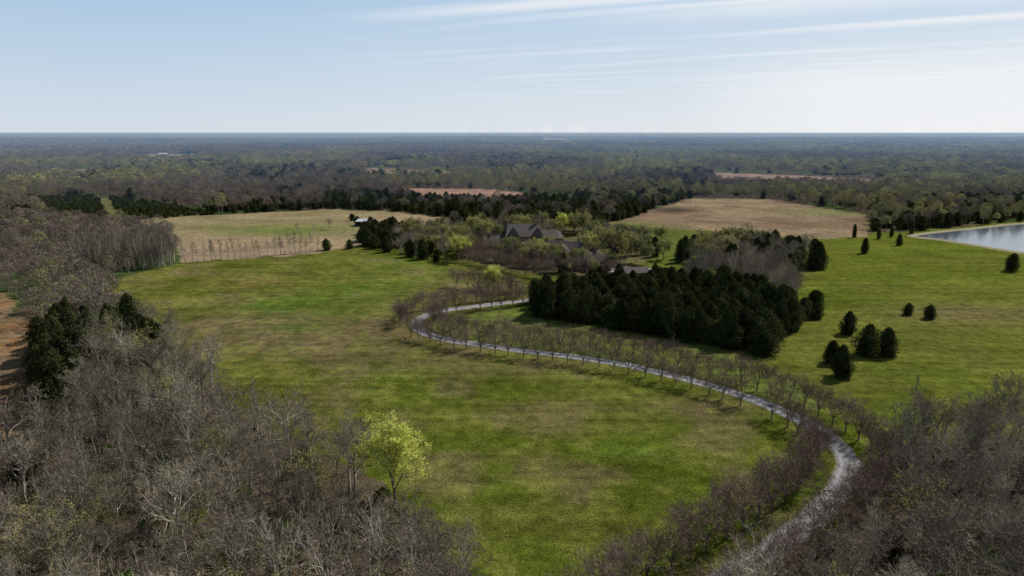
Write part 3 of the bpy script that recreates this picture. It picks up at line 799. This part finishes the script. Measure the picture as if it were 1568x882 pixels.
w = bpy.data.worlds.new('World'); scene.world = w; w.use_nodes = True; nt = w.node_tree; nt.nodes.clear()
out = N(nt, 'ShaderNodeOutputWorld'); bg = N(nt, 'ShaderNodeBackground'); k = .07; bg.inputs[1].default_value = k
sky = N(nt, 'ShaderNodeTexSky', sky_type='NISHITA'); sky.sun_disc = False; sky.sun_elevation = SUN_EL; sky.sun_rotation = SUN_AZ
sky.air_density = 1.0; sky.dust_density = .6; sky.ozone_density = 1.2
tc = N(nt, 'ShaderNodeTexCoord'); sep = N(nt, 'ShaderNodeSeparateXYZ'); nt.links.new(tc.outputs['Generated'], sep.inputs[0])
zc = mathn(nt, 'MAXIMUM', sep.outputs[2], .01)
px = mathn(nt, 'DIVIDE', sep.outputs[0], zc); py = mathn(nt, 'DIVIDE', sep.outputs[1], zc)
al = mathn(nt, 'SUBTRACT', mathn(nt, 'MULTIPLY', px, .88), mathn(nt, 'MULTIPLY', py, .47))
ac = mathn(nt, 'ADD', mathn(nt, 'MULTIPLY', px, .47), mathn(nt, 'MULTIPLY', py, .88))
hor = mixc(nt, mrange(nt, sep.outputs[0], -.5, .6, 0, 1), (.69/k,.77/k,.86/k), (.80/k,.84/k,.88/k))
top = mixc(nt, mrange(nt, sep.outputs[0], -.5, .6, 0, 1), (.35/k,.55/k,.79/k), (.53/k,.68/k,.85/k))
pale = mixc(nt, mrange(nt, sep.outputs[2], .0, .21, 0, 1), hor, top)
skc = mixc(nt, mrange(nt, sep.outputs[2], .18, .5, .9, .0), sky.outputs[0], pale)
cv = N(nt, 'ShaderNodeCombineXYZ'); nt.links.new(mathn(nt, 'MULTIPLY', al, .22), cv.inputs[0]); nt.links.new(mathn(nt, 'MULTIPLY', ac, 1.6), cv.inputs[1])
nz = noise(nt, cv.outputs[0], 1.0, 6, .6)
wob = mathn(nt, 'MULTIPLY', mathn(nt, 'SUBTRACT', nz, .5), 1.4)
def band(c0, wd, amp, a0=-50, a1=50):
    d = mathn(nt, 'DIVIDE', mathn(nt, 'SUBTRACT', mathn(nt, 'ADD', ac, wob), c0), wd)
    g = mathn(nt, 'POWER', 2.718, mathn(nt, 'MULTIPLY', mathn(nt, 'MULTIPLY', d, d), -1))
    m1 = mrange(nt, al, a0, a0+1.8, 0, 1)
    return mathn(nt, 'MULTIPLY', mathn(nt, 'MULTIPLY', g, amp), m1)
b = mathn(nt, 'ADD', band(5.1, .28, .7, -4.6), band(7.7, .26, .6, -1.8))
b = mathn(nt, 'ADD', b, band(6.1, .5, .55, -2.8))
gen = mathn(nt, 'MULTIPLY', mrange(nt, nz, .48, .72, 0, .45), mrange(nt, sep.outputs[0], -.3, .1, 0, 1))
veil = mrange(nt, ac, 8, 15, 0, .7); vr = mrange(nt, mathn(nt, 'DIVIDE', px, py), .22, .45, 0, 1)
b = mathn(nt, 'ADD', mathn(nt, 'ADD', b, gen), mathn(nt, 'MULTIPLY', veil, vr), clamp=True)
cl = mixc(nt, b, skc, (.89/k, .90/k, .92/k))
nt.links.new(cl, bg.inputs[0]); nt.links.new(bg.outputs[0], out.inputs[0])

# ---------------------------------------------------------------- camera
cam = bpy.data.cameras.new('camera'); cam.lens = 24; cam.sensor_width = 36; cam.clip_start = 1; cam.clip_end = 80000
co = bpy.data.objects.new('camera', cam); col_main.objects.link(co); co.location = (0, 0, CAM_H); co.rotation_euler = (math.pi/2-PITCH, 0, 0)
scene.camera = co
scene.view_settings.view_transform = 'Standard'; scene.view_settings.look = 'None'; scene.view_settings.exposure = 0
print('objects', len(bpy.data.objects))
